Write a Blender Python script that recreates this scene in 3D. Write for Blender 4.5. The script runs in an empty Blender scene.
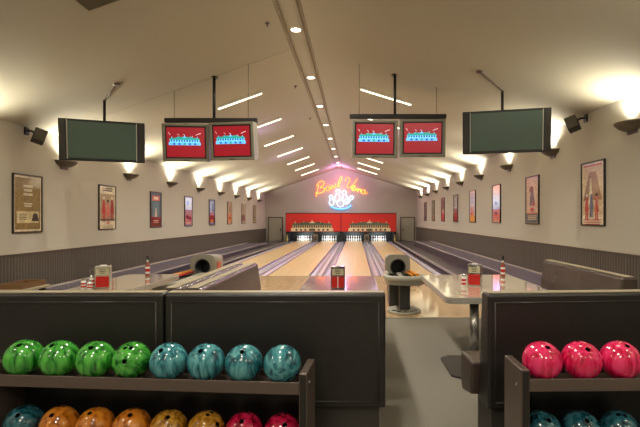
import bpy, bmesh, math, random
from mathutils import Vector, Matrix, Euler
PI = math.pi
R = math.radians
random.seed(7)
sc = bpy.context.scene
C = sc.collection

# ------------------------------------------------------------------ camera, world, exposure
cam_d = bpy.data.cameras.new('camera')
cam = bpy.data.objects.new('camera', cam_d); C.objects.link(cam)
cam.location = (0, 0, 1.5); cam.rotation_euler = (R(90), 0, 0)
cam_d.sensor_width = 36; cam_d.lens = 453 / 640 * 36
cam_d.shift_x = -35.5 / 640; cam_d.shift_y = 5.5 / 640
cam_d.clip_start = 0.05; cam_d.clip_end = 200
sc.camera = cam
w = bpy.data.worlds.new('world'); sc.world = w; w.use_nodes = True
w.node_tree.nodes['Background'].inputs[0].default_value = (1, .85, .65, 1)
w.node_tree.nodes['Background'].inputs[1].default_value = 0.05
sc.view_settings.view_transform = 'Standard'; sc.view_settings.look = 'None'
sc.view_settings.gamma = 1; sc.view_settings.use_curve_mapping = False
sc.view_settings.exposure = 0.22
try:
    sc.cycles.use_denoising = True
    sc.cycles.max_bounces = 8; sc.cycles.diffuse_bounces = 5
    sc.cycles.sample_clamp_indirect = 6
except Exception: pass

WARM = (1.0, .925, .79)
SCONCE_W, DOWN_W, STRIP_E = 190, 330, 4.0

def light(name, kind, loc, energy, color=WARM, rot=(0, 0, 0), **kw):
    d = bpy.data.lights.new(name, kind); d.energy = energy; d.color = color
    for k, v in kw.items(): setattr(d, k, v)
    o = bpy.data.objects.new(name, d); C.objects.link(o); o.location = loc; o.rotation_euler = rot
    return o

# ------------------------------------------------------------------ materials
def lin(c):
    return tuple(((v / 255) / 12.92 if v / 255 <= .04045 else ((v / 255 + .055) / 1.055) ** 2.4) for v in c[:3]) + (1,)
_m = {}
def mat(name, rgb, rough=.5, metal=0, coat=0, emit=0, bump=None, var=None, spec=.5, coord='Object', ecol=None):
    if name in _m: return _m[name]
    m = bpy.data.materials.new(name); m.use_nodes = True
    nt = m.node_tree; b = nt.nodes['Principled BSDF']
    b.inputs['Base Color'].default_value = lin(rgb); b.inputs['Roughness'].default_value = rough
    b.inputs['Metallic'].default_value = metal; b.inputs['Coat Weight'].default_value = coat
    b.inputs['Coat Roughness'].default_value = .06; b.inputs['Specular IOR Level'].default_value = spec
    if emit:
        b.inputs['Emission Color'].default_value = lin(ecol or rgb); b.inputs['Emission Strength'].default_value = emit
    tc = nt.nodes.new('ShaderNodeTexCoord')
    if var:       # (scale, amount): a soft mottling of the surface's own colour
        n = nt.nodes.new('ShaderNodeTexNoise'); n.inputs['Scale'].default_value = var[0]; n.inputs['Detail'].default_value = 5
        nt.links.new(tc.outputs[coord], n.inputs['Vector'])
        r = nt.nodes.new('ShaderNodeValToRGB')
        base = lin(rgb); a = var[1]
        r.color_ramp.elements[0].position = .3; r.color_ramp.elements[1].position = .7
        r.color_ramp.elements[0].color = tuple(v * (1 - a) for v in base[:3]) + (1,)
        r.color_ramp.elements[1].color = tuple(min(1, v * (1 + a)) for v in base[:3]) + (1,)
        nt.links.new(n.outputs['Fac'], r.inputs[0]); nt.links.new(r.outputs[0], b.inputs['Base Color'])
    if bump:
        n = nt.nodes.new('ShaderNodeTexNoise'); n.inputs['Scale'].default_value = bump[0]; n.inputs['Detail'].default_value = 4
        nt.links.new(tc.outputs[coord], n.inputs['Vector'])
        bp = nt.nodes.new('ShaderNodeBump'); bp.inputs['Strength'].default_value = bump[1]; bp.inputs['Distance'].default_value = .01
        nt.links.new(n.outputs['Fac'], bp.inputs['Height']); nt.links.new(bp.outputs[0], b.inputs['Normal'])
    _m[name] = m; return m

def ribbed(name, rgb, period, rough=.45):
    m = mat(name, rgb, rough); nt = m.node_tree; b = nt.nodes['Principled BSDF']
    tc = nt.nodes.new('ShaderNodeTexCoord'); wv = nt.nodes.new('ShaderNodeTexWave')
    wv.bands_direction = 'Y'; wv.inputs['Scale'].default_value = .314 / period
    nt.links.new(tc.outputs['Object'], wv.inputs['Vector'])
    r = nt.nodes.new('ShaderNodeValToRGB'); base = lin(rgb)
    r.color_ramp.elements[0].position = .05; r.color_ramp.elements[0].color = tuple(v * .45 for v in base[:3]) + (1,)
    r.color_ramp.elements[1].position = .3; r.color_ramp.elements[1].color = base
    nt.links.new(wv.outputs['Fac'], r.inputs[0]); nt.links.new(r.outputs[0], b.inputs['Base Color'])
    bp = nt.nodes.new('ShaderNodeBump'); bp.inputs['Strength'].default_value = .6; bp.inputs['Distance'].default_value = .01
    nt.links.new(wv.outputs['Fac'], bp.inputs['Height']); nt.links.new(bp.outputs[0], b.inputs['Normal'])
    return m

def boards(name, c1, c2, c3, rough, bw=.027, coat=0.5):
    m = mat(name, c1, rough, coat=coat); nt = m.node_tree; b = nt.nodes['Principled BSDF']
    tc = nt.nodes.new('ShaderNodeTexCoord'); mp = nt.nodes.new('ShaderNodeMapping')
    mp.inputs['Rotation'].default_value = (0, 0, PI / 2)
    nt.links.new(tc.outputs['Object'], mp.inputs['Vector'])
    br = nt.nodes.new('ShaderNodeTexBrick'); br.inputs['Scale'].default_value = 1
    br.inputs['Brick Width'].default_value = 1.3; br.inputs['Row Height'].default_value = bw
    br.inputs['Mortar Size'].default_value = .0006; br.inputs['Mortar Smooth'].default_value = .5
    br.inputs['Color1'].default_value = lin(c1); br.inputs['Color2'].default_value = lin(c2)
    br.inputs['Mortar'].default_value = lin(c3)
    nt.links.new(mp.outputs[0], br.inputs['Vector'])
    n = nt.nodes.new('ShaderNodeTexNoise'); n.inputs['Scale'].default_value = 6
    mp2 = nt.nodes.new('ShaderNodeMapping'); mp2.inputs['Scale'].default_value = (6, .5, 1)
    nt.links.new(tc.outputs['Object'], mp2.inputs['Vector']); nt.links.new(mp2.outputs[0], n.inputs['Vector'])
    mx = nt.nodes.new('ShaderNodeMix'); mx.data_type = 'RGBA'; mx.blend_type = 'OVERLAY'; mx.inputs[0].default_value = .25
    nt.links.new(br.outputs['Color'], mx.inputs[6]); nt.links.new(n.outputs['Fac'], mx.inputs[7])
    nt.links.new(mx.outputs[2], b.inputs['Base Color'])
    return m

def marble(name, dark, mid, bright):
    m = mat(name, mid, .16, coat=.7); nt = m.node_tree; b = nt.nodes['Principled BSDF']
    tc = nt.nodes.new('ShaderNodeTexCoord'); oi = nt.nodes.new('ShaderNodeObjectInfo')
    ad = nt.nodes.new('ShaderNodeVectorMath'); ad.operation = 'ADD'
    ml = nt.nodes.new('ShaderNodeVectorMath'); ml.operation = 'MULTIPLY'; ml.inputs[1].default_value = (30, 30, 30)
    cb = nt.nodes.new('ShaderNodeCombineXYZ')
    for i in range(3): nt.links.new(oi.outputs['Random'], cb.inputs[i])
    nt.links.new(cb.outputs[0], ml.inputs[0])
    mp = nt.nodes.new('ShaderNodeMapping'); mp.inputs['Scale'].default_value = (1, 1, .14)
    mp.inputs['Rotation'].default_value = (.3, .2, 0)
    nt.links.new(tc.outputs['Object'], mp.inputs['Vector'])
    nt.links.new(mp.outputs[0], ad.inputs[0]); nt.links.new(ml.outputs[0], ad.inputs[1])
    n = nt.nodes.new('ShaderNodeTexNoise'); n.inputs['Scale'].default_value = 30; n.inputs['Detail'].default_value = 4
    n.inputs['Distortion'].default_value = .5; nt.links.new(ad.outputs[0], n.inputs['Vector'])
    r = nt.nodes.new('ShaderNodeValToRGB'); e = r.color_ramp.elements
    e[0].position = .36; e[0].color = lin(dark); e[1].position = .62; e[1].color = lin(bright)
    k = r.color_ramp.elements.new(.46); k.color = lin(mid)
    nt.links.new(n.outputs['Fac'], r.inputs[0]); nt.links.new(r.outputs[0], b.inputs['Base Color'])
    return m

M = dict(
    wall=mat('wall_paint', (185, 181, 167), .8, bump=(60, .08)),
    ceil=mat('ceiling_paint', (166, 158, 138), .85, bump=(40, .08)),
    ceil2=mat('ridge_paint', (160, 148, 124), .8),
    carpet=mat('grey_carpet', (136, 131, 119), .95, bump=(220, .5), var=(90, .14)),
    dark_floor=mat('dark_side_floor', (64, 58, 66), .3, var=(3, .1)),
    wains=ribbed('ribbed_wainscot', (84, 79, 68), .075),
    rail=mat('cream_rail', (185, 175, 160), .35),
    brown=mat('dark_rail', (70, 60, 52), .4),
    ledge=mat('ledge_top', (136, 130, 156), .2, coat=.6),
    ledge_f=mat('ledge_face', (48, 45, 50), .4),
    wood=boards('approach_maple', (222, 188, 138), (208, 172, 120), (170, 136, 92), .11),
    lane=boards('lane_maple', (232, 202, 150), (220, 188, 136), (176, 142, 98), .34, coat=.25),
    gutter=mat('gutter_grey', (186, 184, 190), .25, coat=.4),
    cap=mat('divider_cap', (214, 208, 216), .25, coat=.3),
    purple=mat('purple_trim', (62, 42, 150), .25, coat=.3),
    vinyl=mat('black_vinyl', (36, 33, 31), .36, bump=(160, .25), var=(14, .06)),
    leather=mat('brown_vinyl', (72, 60, 54), .2, bump=(90, .3), var=(12, .12)),
    piping=mat('vinyl_piping', (50, 46, 43), .3),
    toe=mat('booth_plinth', (58, 54, 50), .55),
    tan=mat('tan_table_and_highlight', (168, 156, 130), .35),  # side table colour, also the painted highlight on the backrest tops
    steel=mat('bronze_steel', (104, 90, 82), .34, metal=.4),
    steel_d=mat('dark_steel', (44, 40, 38), .45, metal=.3),
    black=mat('black', (16, 15, 15), .4),
    chrome=mat('chrome', (205, 205, 205), .12, metal=1),
    tabletop=mat('laminate_mauve', (128, 100, 104), .12, coat=.6, var=(25, .1)),
    tabletop2=mat('laminate_cream', (228, 216, 192), .1, coat=1, var=(25, .06)),
    grey_pl=mat('grey_plastic', (172, 168, 154), .4),
    grey_dk=mat('dark_grey_plastic', (62, 60, 58), .4),
    orange=mat('orange_plastic', (222, 140, 40), .35),
    redp=mat('red_plastic', (190, 34, 28), .3),
    white=mat('white_paint', (235, 232, 225), .4),
    pin=mat('pin_white', (240, 240, 240), .2, coat=.4),
    pinred=mat('pin_red', (190, 30, 30), .3),
    bronze=mat('sconce_bronze', (96, 88, 74), .35, metal=.4),
    glow=mat('lamp_glow', (255, 240, 205), .5, emit=12),
    strip=mat('strip_tube', (255, 240, 205), .5, emit=STRIP_E),
    door=mat('door_paint', (168, 168, 146), .5),
    hood=mat('return_grey', (146, 141, 128), .35),
)

# ------------------------------------------------------------------ geometry helpers
class MB:
    def __init__(s): s.bm = bmesh.new()
    def _tag(s, faces, mi, smooth=False):
        for f in faces: f.material_index = mi; f.smooth = smooth
    def box(s, x0, x1, y0, y1, z0, z1, mi=0, M4=None):
        v = [s.bm.verts.new((x, y, z)) for x in (x0, x1) for y in (y0, y1) for z in (z0, z1)]
        if M4 is not None:
            for q in v: q.co = M4 @ q.co
        fs = [s.bm.faces.new([v[i] for i in f]) for f in ((0, 1, 3, 2), (4, 6, 7, 5), (0, 4, 5, 1), (2, 3, 7, 6), (0, 2, 6, 4), (1, 5, 7, 3))]
        s._tag(fs, mi); return s
    def poly(s, pts, mi=0):
        f = s.bm.faces.new([s.bm.verts.new(p) for p in pts]); s._tag([f], mi); return s
    def prism(s, pts, d, mi=0):           # planar outline swept along vector d
        d = Vector(d); a = [s.bm.verts.new(p) for p in pts]; b = [s.bm.verts.new(Vector(p) + d) for p in pts]
        n = len(pts); fs = [s.bm.faces.new(a[::-1]), s.bm.faces.new(b)]
        for i in range(n): fs.append(s.bm.faces.new((a[i], a[(i + 1) % n], b[(i + 1) % n], b[i])))
        s._tag(fs, mi); return s
    def tube(s, pts, r, seg=8, mi=0, closed=False):
        pts = [Vector(p) for p in pts]; n = len(pts); rings = []
        up = None
        for i, p in enumerate(pts):
            if closed: t = pts[(i + 1) % n] - pts[i - 1]
            else: t = (pts[min(i + 1, n - 1)] - pts[max(i - 1, 0)])
            t.normalize()
            if up is None: up = Vector((0, 0, 1)) if abs(t.z) < .9 else Vector((0, 1, 0))
            a = up - t * up.dot(t)
            if a.length < 1e-4: a = Vector((1, 0, 0)) - t * t.x
            a.normalize(); up = a; b = t.cross(a)
            rr = r[i] if isinstance(r, (list, tuple)) else r
            rings.append([s.bm.verts.new(p + (a * math.cos(2 * PI * k / seg) + b * math.sin(2 * PI * k / seg)) * rr) for k in range(seg)])
        fs = []
        for i in range(n if closed else n - 1):
            q, w_ = rings[i], rings[(i + 1) % n]
            for k in range(seg): fs.append(s.bm.faces.new((q[k], q[(k + 1) % seg], w_[(k + 1) % seg], w_[k])))
        s._tag(fs, mi, True)
        if not closed: s._tag([s.bm.faces.new(rings[0][::-1]), s.bm.faces.new(rings[-1])], mi)
        return s
    def lathe(s, prof, c=(0, 0, 0), seg=24, mi=0, zones=None):   # prof: (r, z) from bottom to top
        rings = []
        for r, z in prof:
            rings.append([s.bm.verts.new((c[0] + r * math.cos(2 * PI * k / seg), c[1] + r * math.sin(2 * PI * k / seg), c[2] + z)) for k in range(seg)] if r > 1e-5 else [s.bm.verts.new((c[0], c[1], c[2] + z))])
        for i in range(len(prof) - 1):
            a, b = rings[i], rings[i + 1]; m_ = mi
            if zones:
                zm = (prof[i][1] + prof[i + 1][1]) / 2
                for z0, z1, q in zones:
                    if z0 <= zm <= z1: m_ = q
            for k in range(seg):
                k2 = (k + 1) % seg
                if len(a) == 1 and len(b) == 1: continue
                if len(a) == 1: f = (a[0], b[k2], b[k])
                elif len(b) == 1: f = (a[k], a[k2], b[0])
                else: f = (a[k], a[k2], b[k2], b[k])
                s._tag([s.bm.faces.new(f)], m_, True)
        return s
    def build(s, name, mats, parent=None, bevel=0, bseg=2, smooth=False):
        bmesh.ops.recalc_face_normals(s.bm, faces=s.bm.faces)
        me = bpy.data.meshes.new(name); s.bm.to_mesh(me); s.bm.free()
        for m in (mats if isinstance(mats, (list, tuple)) else [mats]): me.materials.append(m)
        o = bpy.data.objects.new(name, me); C.objects.link(o)
        if parent: o.parent = parent
        if bevel:
            b = o.modifiers.new('bevel', 'BEVEL'); b.width = bevel; b.segments = bseg; b.limit_method = 'ANGLE'; b.angle_limit = R(40)
            for p in me.polygons: p.use_smooth = True
            wn = o.modifiers.new('wn', 'WEIGHTED_NORMAL'); wn.keep_sharp = False
        return o

def tag(o, label, cat, group=None, kind=None):
    o['label'] = label; o['category'] = cat
    if group: o['group'] = group
    if kind: o['kind'] = kind
    return o
def thing(name, label, cat, loc=(0, 0, 0), rot=(0, 0, 0), group=None):
    o = bpy.data.objects.new(name, None); C.objects.link(o); o.empty_display_size = .05
    o.location = loc; o.rotation_euler = rot
    return tag(o, label, cat, group)
def struct(name, mb, mats, parent=None, bevel=0):
    o = mb.build(name, mats, parent, bevel); o['kind'] = 'structure'; return o
def kids(o): return [c for c in bpy.data.objects if c.parent == o]
def copy_tree(o, parent=None):
    c = o.copy(); C.objects.link(c)
    if parent: c.parent = parent
    for ch in kids(o): copy_tree(ch, c)
    return c

# ------------------------------------------------------------------ the room
XL, XR, YB, YF = -6.15, 4.18, 31.0, -4.0
ZL, ZR = 3.22, 3.39
cl = lambda x: 5.41 + .356 * x
cr = lambda x: 4.68 - .309 * x
RX0, RX1, RZ = -1.26, -.93, 4.965
struct('floor', MB().box(XL - .2, XR + .2, YF - .2, 6.87, -.3, 0), M['carpet'])
struct('floor_approach', MB().box(-5.0, 3.3, 6.87, 11.93, -.3, 0.002), M['wood'])
struct('floor_side_left', MB().box(XL - .2, -4.42, 11.93, YB + .2, -.3, 0).box(XL - .2, -5.0, 6.87, 11.93, -.3, 0), M['dark_floor'])
struct('floor_side_right', MB().box(2.56, XR + .2, 11.93, YB + .2, -.3, 0).box(3.3, XR + .2, 6.87, 11.93, -.3, 0), M['dark_floor'])
struct('floor_underlane', MB().box(-4.42, 2.56, 11.93, YB + .2, -.3, -.12), M['black'])
struct('wall_left', MB().box(XL - .2, XL, YF - .2, YB + .2, 0, ZL + .1), M['wall'])
struct('wall_right', MB().box(XR, XR + .2, YF - .2, YB + .2, 0, ZR + .1), M['wall'])
def gable(y, d): return MB().prism([(XL, y, 0), (XR, y, 0), (XR, y, ZR), (RX1, y, RZ), (RX0, y, RZ), (XL, y, ZL)], (0, d, 0))
struct('wall_back', gable(YB, .2), M['wall'])
struct('wall_front', gable(YF, -.2), M['wall'])
struct('ceiling', MB().prism([(XL - .2, YF, cl(XL - .2)), (RX0, YF, RZ), (RX1, YF, RZ), (XR + .2, YF, cr(XR + .2)), (XR + .2, YF, cr(XR) + .3), (RX1, YF, RZ + .3), (RX0, YF, RZ + .3), (XL - .2, YF, ZL + .3)], (0, YB - YF + .2, 0)), M['ceil'])
# ridge rails, two grooves each side of the flat ridge
for i, x in enumerate((RX0 - .02, RX1 + .02)):
    s_ = MB()
    for dx in (-.03, .03): s_.box(x + dx - .011, x + dx + .011, YF, YB, RZ - .02, RZ + .01)
    struct('trim_%d' % (i + 1), s_, mat('ridge_rail', (118, 106, 86), .6))
# plaster seam across the vault
sm = MB()
sm.prism([(XL, 9.2, cl(XL) - .0015), (RX0, 9.2, cl(RX0) - .0015), (RX0, 9.2, cl(RX0) + .01), (XL, 9.2, cl(XL) + .01)], (0, .035, 0))
sm.prism([(RX1, 9.2, cr(RX1) - .0015), (XR, 9.2, cr(XR) - .0015), (XR, 9.2, cr(XR) + .01), (RX1, 9.2, cr(RX1) + .01)], (0, .035, 0))
struct('trim_3', sm, mat('seam', (166, 158, 138), .85))
# wainscot and rails
WL, WR = .87, .97
struct('trim_4', MB().box(XL, XL + .03, YF, YB, 0, WL), M['wains'])
struct('trim_5', MB().box(XR - .03, XR, YF, YB, 0, WR), M['wains'])
struct('trim_6', MB().box(XL, XL + .05, YF, YB, WL, WL + .022, 0).box(XL, XL + .042, YF, YB, WL - .05, WL, 1), [M['rail'], M['brown']])
struct('trim_7', MB().box(XR - .05, XR, YF, YB, WR, WR + .022, 0).box(XR - .042, XR, YF, YB, WR - .05, WR, 1), [M['rail'], M['brown']])
# long side ledges
def ledge(n, x0, x1, z, y0, y1, xe, xw):
    s_ = MB().box(x0, x1, y0, y1, 0, z - .02, 1).box(x0 - .01, x1 + .01, y0, y1 + .02, z - .02, z, 0)
    s_.box(xe - .012, xe + .012, y0, y1 + .02, z, z + .008, 2).box(xw - .012, xw + .012, y0, y1, z, z + .02, 2)
    struct('trim_%d' % n, s_, [M['ledge'], M['ledge_f'], M['rail']])
ledge(8, XL + .03, -5.0, .15, 6.3, 25.6, -5.02, XL + .05)
ledge(9, 3.3, XR - .03, .28, 6.3, 25.3, 3.32, XR - .05)
# lane-side double trim lines
struct('trim_10', MB().box(2.60, 2.62, 6.87, 29.6, .0, .02, 0).box(2.66, 2.69, 6.87, 29.6, .0, .022, 0).box(2.62, 2.66, 6.87, 29.6, 0, .012, 1), [M['rail'], M['purple']])
struct('trim_11', MB().box(-4.46, -4.44, 6.87, 29.6, .0, .02, 0).box(-4.52, -4.5, 6.87, 29.6, .0, .022, 0).box(-4.5, -4.46, 6.87, 29.6, 0, .012, 1), [M['rail'], M['purple']])
# carpet edge strip
struct('trim_12', MB().box(-5.0, 3.3, 6.85, 6.89, 0, .008), mat('edge_strip', (190, 182, 160), .35, metal=.3))
# doors in the back wall
def door(n, x0, x1, hx):
    d = MB().box(x0, x1, YB - .04, YB, 0.02, 1.58).build('door_%d' % n, M['door']); d['kind'] = 'structure'
    f = MB().box(x0 - .06, x0, YB - .06, YB, 0, 1.64).box(x1, x1 + .06, YB - .06, YB, 0, 1.64).box(x0, x1, YB - .06, YB, 1.58, 1.64)
    f.build('door_frame', M['brown'], d)
    MB().tube([(hx, YB - .04, .75), (hx, YB - .1, .75)], .035, 10).box(hx - .02, hx + .02, YB - .05, YB - .04, .65, .85).build('door_handle', M['steel_d'], d)
door(1, -5.92, -5.02, -5.12); door(2, 3.12, 4.0, 3.24)

# ------------------------------------------------------------------ lanes
LX = [-3.45, -1.78, -.11, 1.56]; Y0, YP = 11.93, 30.2
lane_w = ['first bowling lane, beside the wall with the sepia poster', 'second bowling lane, between the left ball return and the middle divider',
          'third bowling lane, right of the middle divider under the neon sign', 'fourth bowling lane, beside the wall with the white-bright poster']
for i, x in enumerate(LX):
    t = thing('bowling_lane', lane_w[i], 'bowling lane', (x, Y0, 0), group='maple bowling lanes')
    MB().box(-.533, .533, 0, 18.95, -.1, 0).build('lane_surface', M['lane'], t)
    for s in (-1, 1):
        g = MB(); n = 10; prev = None
        for (ya, yb) in ((0, 18.95),):
            pts = [(s * (.65 + .115 * math.cos(PI * k / n)), -.005 - .07 * math.sin(PI * k / n)) for k in range(n + 1)]
            for k in range(n): g.poly([(pts[k][0], ya, pts[k][1]), (pts[k + 1][0], ya, pts[k + 1][1]), (pts[k + 1][0], yb, pts[k + 1][1]), (pts[k][0], yb, pts[k][1])])
        g.box(s * .765 - .004, s * .765 + .004, 0, 18.95, -.1, 0); g.box(s * .65 - .11, s * .65 + .11, 0, .015, -.1, -.003)
        g.build('gutter', M['gutter'], t)
        MB().box(min(s * .535, s * .56), max(s * .535, s * .56), 0.0, 18.95, -.05, .004).build('lane_edge_trim', M['purple'], t)
for i, (x, wd) in enumerate(((-2.615, .05), (-.945, .05), (.725, .05))):
    t = thing('lane_divider', ['pale capped divider between first and second lane, behind left ball return', 'pale capped divider in the middle of the four lanes', 'pale capped divider between third and fourth lane, behind right ball return'][i], 'lane divider', (x, Y0, 0), group='capped dividers between lanes')
    MB().box(-wd, wd, 0, 17.5, -.1, .02).build('cap', M['cap'], t, .006)
    for s in (-1, 1): MB().box(s * (wd + .006) - .006, s * (wd + .006) + .006, 0, 17.5, -.1, .01).build('edge_trim', M['purple'], t)

# pins
prof = [(.026, 0), (.029, .004), (.036, .03), (.047, .06), (.056, .09), (.0605, .115), (.058, .145), (.05, .175), (.038, .205), (.028, .23), (.0235, .25), (.023, .262), (.0245, .285), (.029, .31), (.0323, .335), (.031, .358), (.024, .372), (.012, .38), (0, .381)]
pm = MB().lathe(prof, seg=16, zones=[(.245, .262, 1), (.262, .29, 1)])
pin_pos = [['alone in the front row'], ['left one of the second row', 'right one of the second row'], ['left one of the third row', 'middle one of the third row', 'right one of the third row'],
           ['leftmost of the back row', 'inner left of the back row', 'inner right of the back row', 'rightmost of the back row']]
p0 = pm.build('bowling_pin', [M['pin'], M['pinred']])
lane_n = ['first', 'second', 'third', 'fourth']
first = True
for i, x in enumerate(LX):
    for r_ in range(4):
        for k in range(r_ + 1):
            o = p0 if first else p0.copy()
            if not first: C.objects.link(o)
            first = False
            o.location = (x + (k - r_ / 2) * .3048, 29.86 + r_ * .264, 0.0)
            tag(o, 'white bowling pin, %s, at the end of the %s lane' % (pin_pos[r_][k], lane_n[i]), 'bowling pin', 'pins at the end of the %s lane' % lane_n[i])

# masking unit, side cheeks, pit lights
def at(o, x, y, z=0): o.location = (x, y, z); return o
tag(at(MB().box(-3.62, 3.62, 0, .05, 0, .72).build('pit_curtain', M['black']), -.945, 30.92), 'black curtain hanging behind all the pins', 'curtain')
tag(at(MB().box(-3.62, 3.62, .07, 1.3, .665, .72).build('pit_canopy', M['black']), -.945, 29.6), 'black canopy board over the four pin decks under the red panels', 'canopy')
for k, (xx, wd, lb) in enumerate(((-3.52, .09, 'outer one beside the door on the first lane side'), (-1.67, .058, 'between first and second lane'), (0, .058, 'between second and third lane'), (1.67, .058, 'between third and fourth lane'), (3.52, .09, 'outer one beyond the fourth lane'))):
    t = thing('pin_deck_partition', 'dark partition at the pins, %s' % lb, 'partition', (-.945 + xx, 29.62, 0), group='partitions between the pin decks')
    MB().box(-wd, wd, .0, 1.29, -.1, .66).build('board', M['steel_d'], t)
    if k in (1, 3):
        MB().box(-.16, .16, -.14, -.0, 0.022, .5).build('return_door', mat('return_door', (122, 112, 92), .5), t, .02)
        MB().box(-.1, .1, -.145, -.139, .12, .36).build('door_panel', mat('return_panel', (70, 64, 58), .5), t)
    if k in (0, 4):
        MB().lathe([(.04, 0), (.06, .08), (.075, .18), (.035, .33), (.045, .42), (.0, .5)], (0, -.08, 0.0), 12).build('end_emblem', mat('emblem_cream', (196, 180, 120), .5), t)
for i, x in enumerate(LX):
    light('pin_deck_lamp', 'AREA', (x, 29.72, .62), 12, (.85, .97, 1.0), (R(48), 0, 0), shape='RECTANGLE', size=.9, size_y=.06).parent = None

def facade(mb, w_, h_, y, cw, cr_, cd, cl_, fancy):     # a long two-storey house with a low hipped roof, generic
    L = -.5 * w_
    mb.box(L + .04 * w_, -L - .04 * w_, y - .004, y, h_ * .3, h_ * .6, cw)
    mb.box(L, -L, y - .004, y, 0, h_ * .3, cl_)
    def roof(x0, x1, z0, z1, k=.07): mb.prism([(x0, y - .005, z0), (x1, y - .005, z0), (x1 - k * w_, y - .005, z1), (x0 + k * w_, y - .005, z1)], (0, .005, 0), cr_)
    roof(L, -L, h_ * .56, h_ * .76)
    roof(L * .55, -L * .55, h_ * .74, h_ * .86, .04)
    mb.prism([(L * .16, y - .0055, h_ * .76), (-L * .16, y - .0055, h_ * .76), (0, y - .0055, h_ * .95)], (0, .005, 0), cl_)
    for k, u in enumerate((.1, .3, .5, .7, .9)):
        xx = L + w_ * u
        mb.box(xx - .008 * w_, xx + .008 * w_, y - .005, y, h_ * .72, h_ * (1.06 if k == 2 else .9), cl_)
    n = fancy
    for k in range(n):
        xx = L + w_ * (.05 + .9 * (k + .5) / n)
        if abs(xx) < .05 * w_: mb.box(xx - .034 * w_, xx + .034 * w_, y - .0075, y, h_ * .02, h_ * .26, cr_)
        mb.box(xx - .3 * w_ / n, xx + .3 * w_ / n, y - .0075, y, h_ * .35, h_ * .55, cd)
        if k % 2 == 1 and abs(xx) > .05 * w_:
            mb.prism([(xx - .4 * w_ / n, y - .0075, h_ * .04), (xx + .4 * w_ / n, y - .0075, h_ * .04), (xx + .4 * w_ / n, y - .0075, h_ * .18), (xx, y - .0075, h_ * .25), (xx - .4 * w_ / n, y - .0075, h_ * .18)], (0, .0075, 0), cd)
mred = mat('mask_red', (205, 40, 34), .45)
mm = [mred, mat('house_cream', (205, 188, 148), .6), mat('house_roof', (84, 98, 78), .6), mat('house_dark', (70, 60, 50), .6), mat('house_trim', (226, 212, 176), .6)]
for i, (x0, x1) in enumerate(((-4.54, -.965), (-.925, 2.65))):
    xc = (x0 + x1) / 2
    t = thing('masking_panel', ['red masking panel with painted mansion above first and second lanes', 'red masking panel with painted mansion above third and fourth lanes'][i], 'masking panel', (xc, 29.6, .66), group='red masking panels over the pins')
    hw = (x1 - x0) / 2
    mb = MB().box(-hw, hw, -.04, .0, 0.02, 1.2, 0)
    k = MB(); facade(k, 2.75, .70, 0, 1, 2, 3, 4, 17)
    for v in k.bm.verts: v.co.x -= .08 if i == 0 else -.05; v.co.y -= .04; v.co.z += .04
    tmp = bpy.data.meshes.new('tmp'); k.bm.to_mesh(tmp); mb.bm.from_mesh(tmp); k.bm.free(); bpy.data.meshes.remove(tmp)
    mb.build('painted_panel', mm, t)
    MB().box(-hw - .02, hw + .02, -.06, .06, 1.2, 1.24).box(-hw - .02, -hw, -.06, .06, 0, 1.2).box(hw, hw + .02, -.06, .06, 0, 1.2).box(-hw, hw, -.05, .05, -.03, .02).build('panel_frame', M['steel_d'], t)
    MB().box(-.55, .55, -.07, -.05, -.0, .035).build('name_strip', mat('strip_cream', (230, 225, 205), .5), t) if False else None

# ------------------------------------------------------------------ neon sign
def P(px, py, Y): return Vector(((px - 355.5) / 453 * Y, Y, 1.5 + (219 - py) / 453 * Y))
def smooth(pts, n=5):
    out = []; m = len(pts)
    for i in range(m - 1):
        p = [pts[max(i - 1, 0)], pts[i], pts[i + 1], pts[min(i + 2, m - 1)]]
        for k in range(n):
            t_ = k / n
            out.append(tuple(.5 * ((2 * p[1][j]) + (-p[0][j] + p[2][j]) * t_ + (2 * p[0][j] - 5 * p[1][j] + 4 * p[2][j] - p[3][j]) * t_ ** 2 + (-p[0][j] + 3 * p[1][j] - 3 * p[2][j] + p[3][j]) * t_ ** 3) for j in range(2)))
    out.append(tuple(pts[-1])); return out
def circ(cx, cy, a, b, n=12, ph=0): return [(cx + a * math.cos(2 * PI * k / n + ph), cy + b * math.sin(2 * PI * k / n + ph)) for k in range(n + 1)]
NY = 30.92
neon = thing('neon_sign', 'orange script neon sign over white and blue neon pins on the gable wall', 'neon sign', P(341, 190, NY))
base_inv = Vector(neon.location)
def neon_part(name, strokes, m, r=.019):
    mb = MB()
    for st in strokes: mb.tube([P(a, b, NY) - base_inv for a, b in smooth(st)], r, 6)
    return mb.build(name, m, neon)
m_or = mat('neon_orange', (255, 120, 40), .5, emit=5, ecol=(255, 120, 40))
m_rd = mat('neon_yellow', (255, 170, 60), .5, emit=5, ecol=(255, 150, 50))
m_wh = mat('neon_white', (225, 240, 255), .5, emit=2.8, ecol=(165, 212, 255))
m_bl = mat('neon_blue', (70, 150, 255), .5, emit=3.5, ecol=(60, 140, 255))
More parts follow.
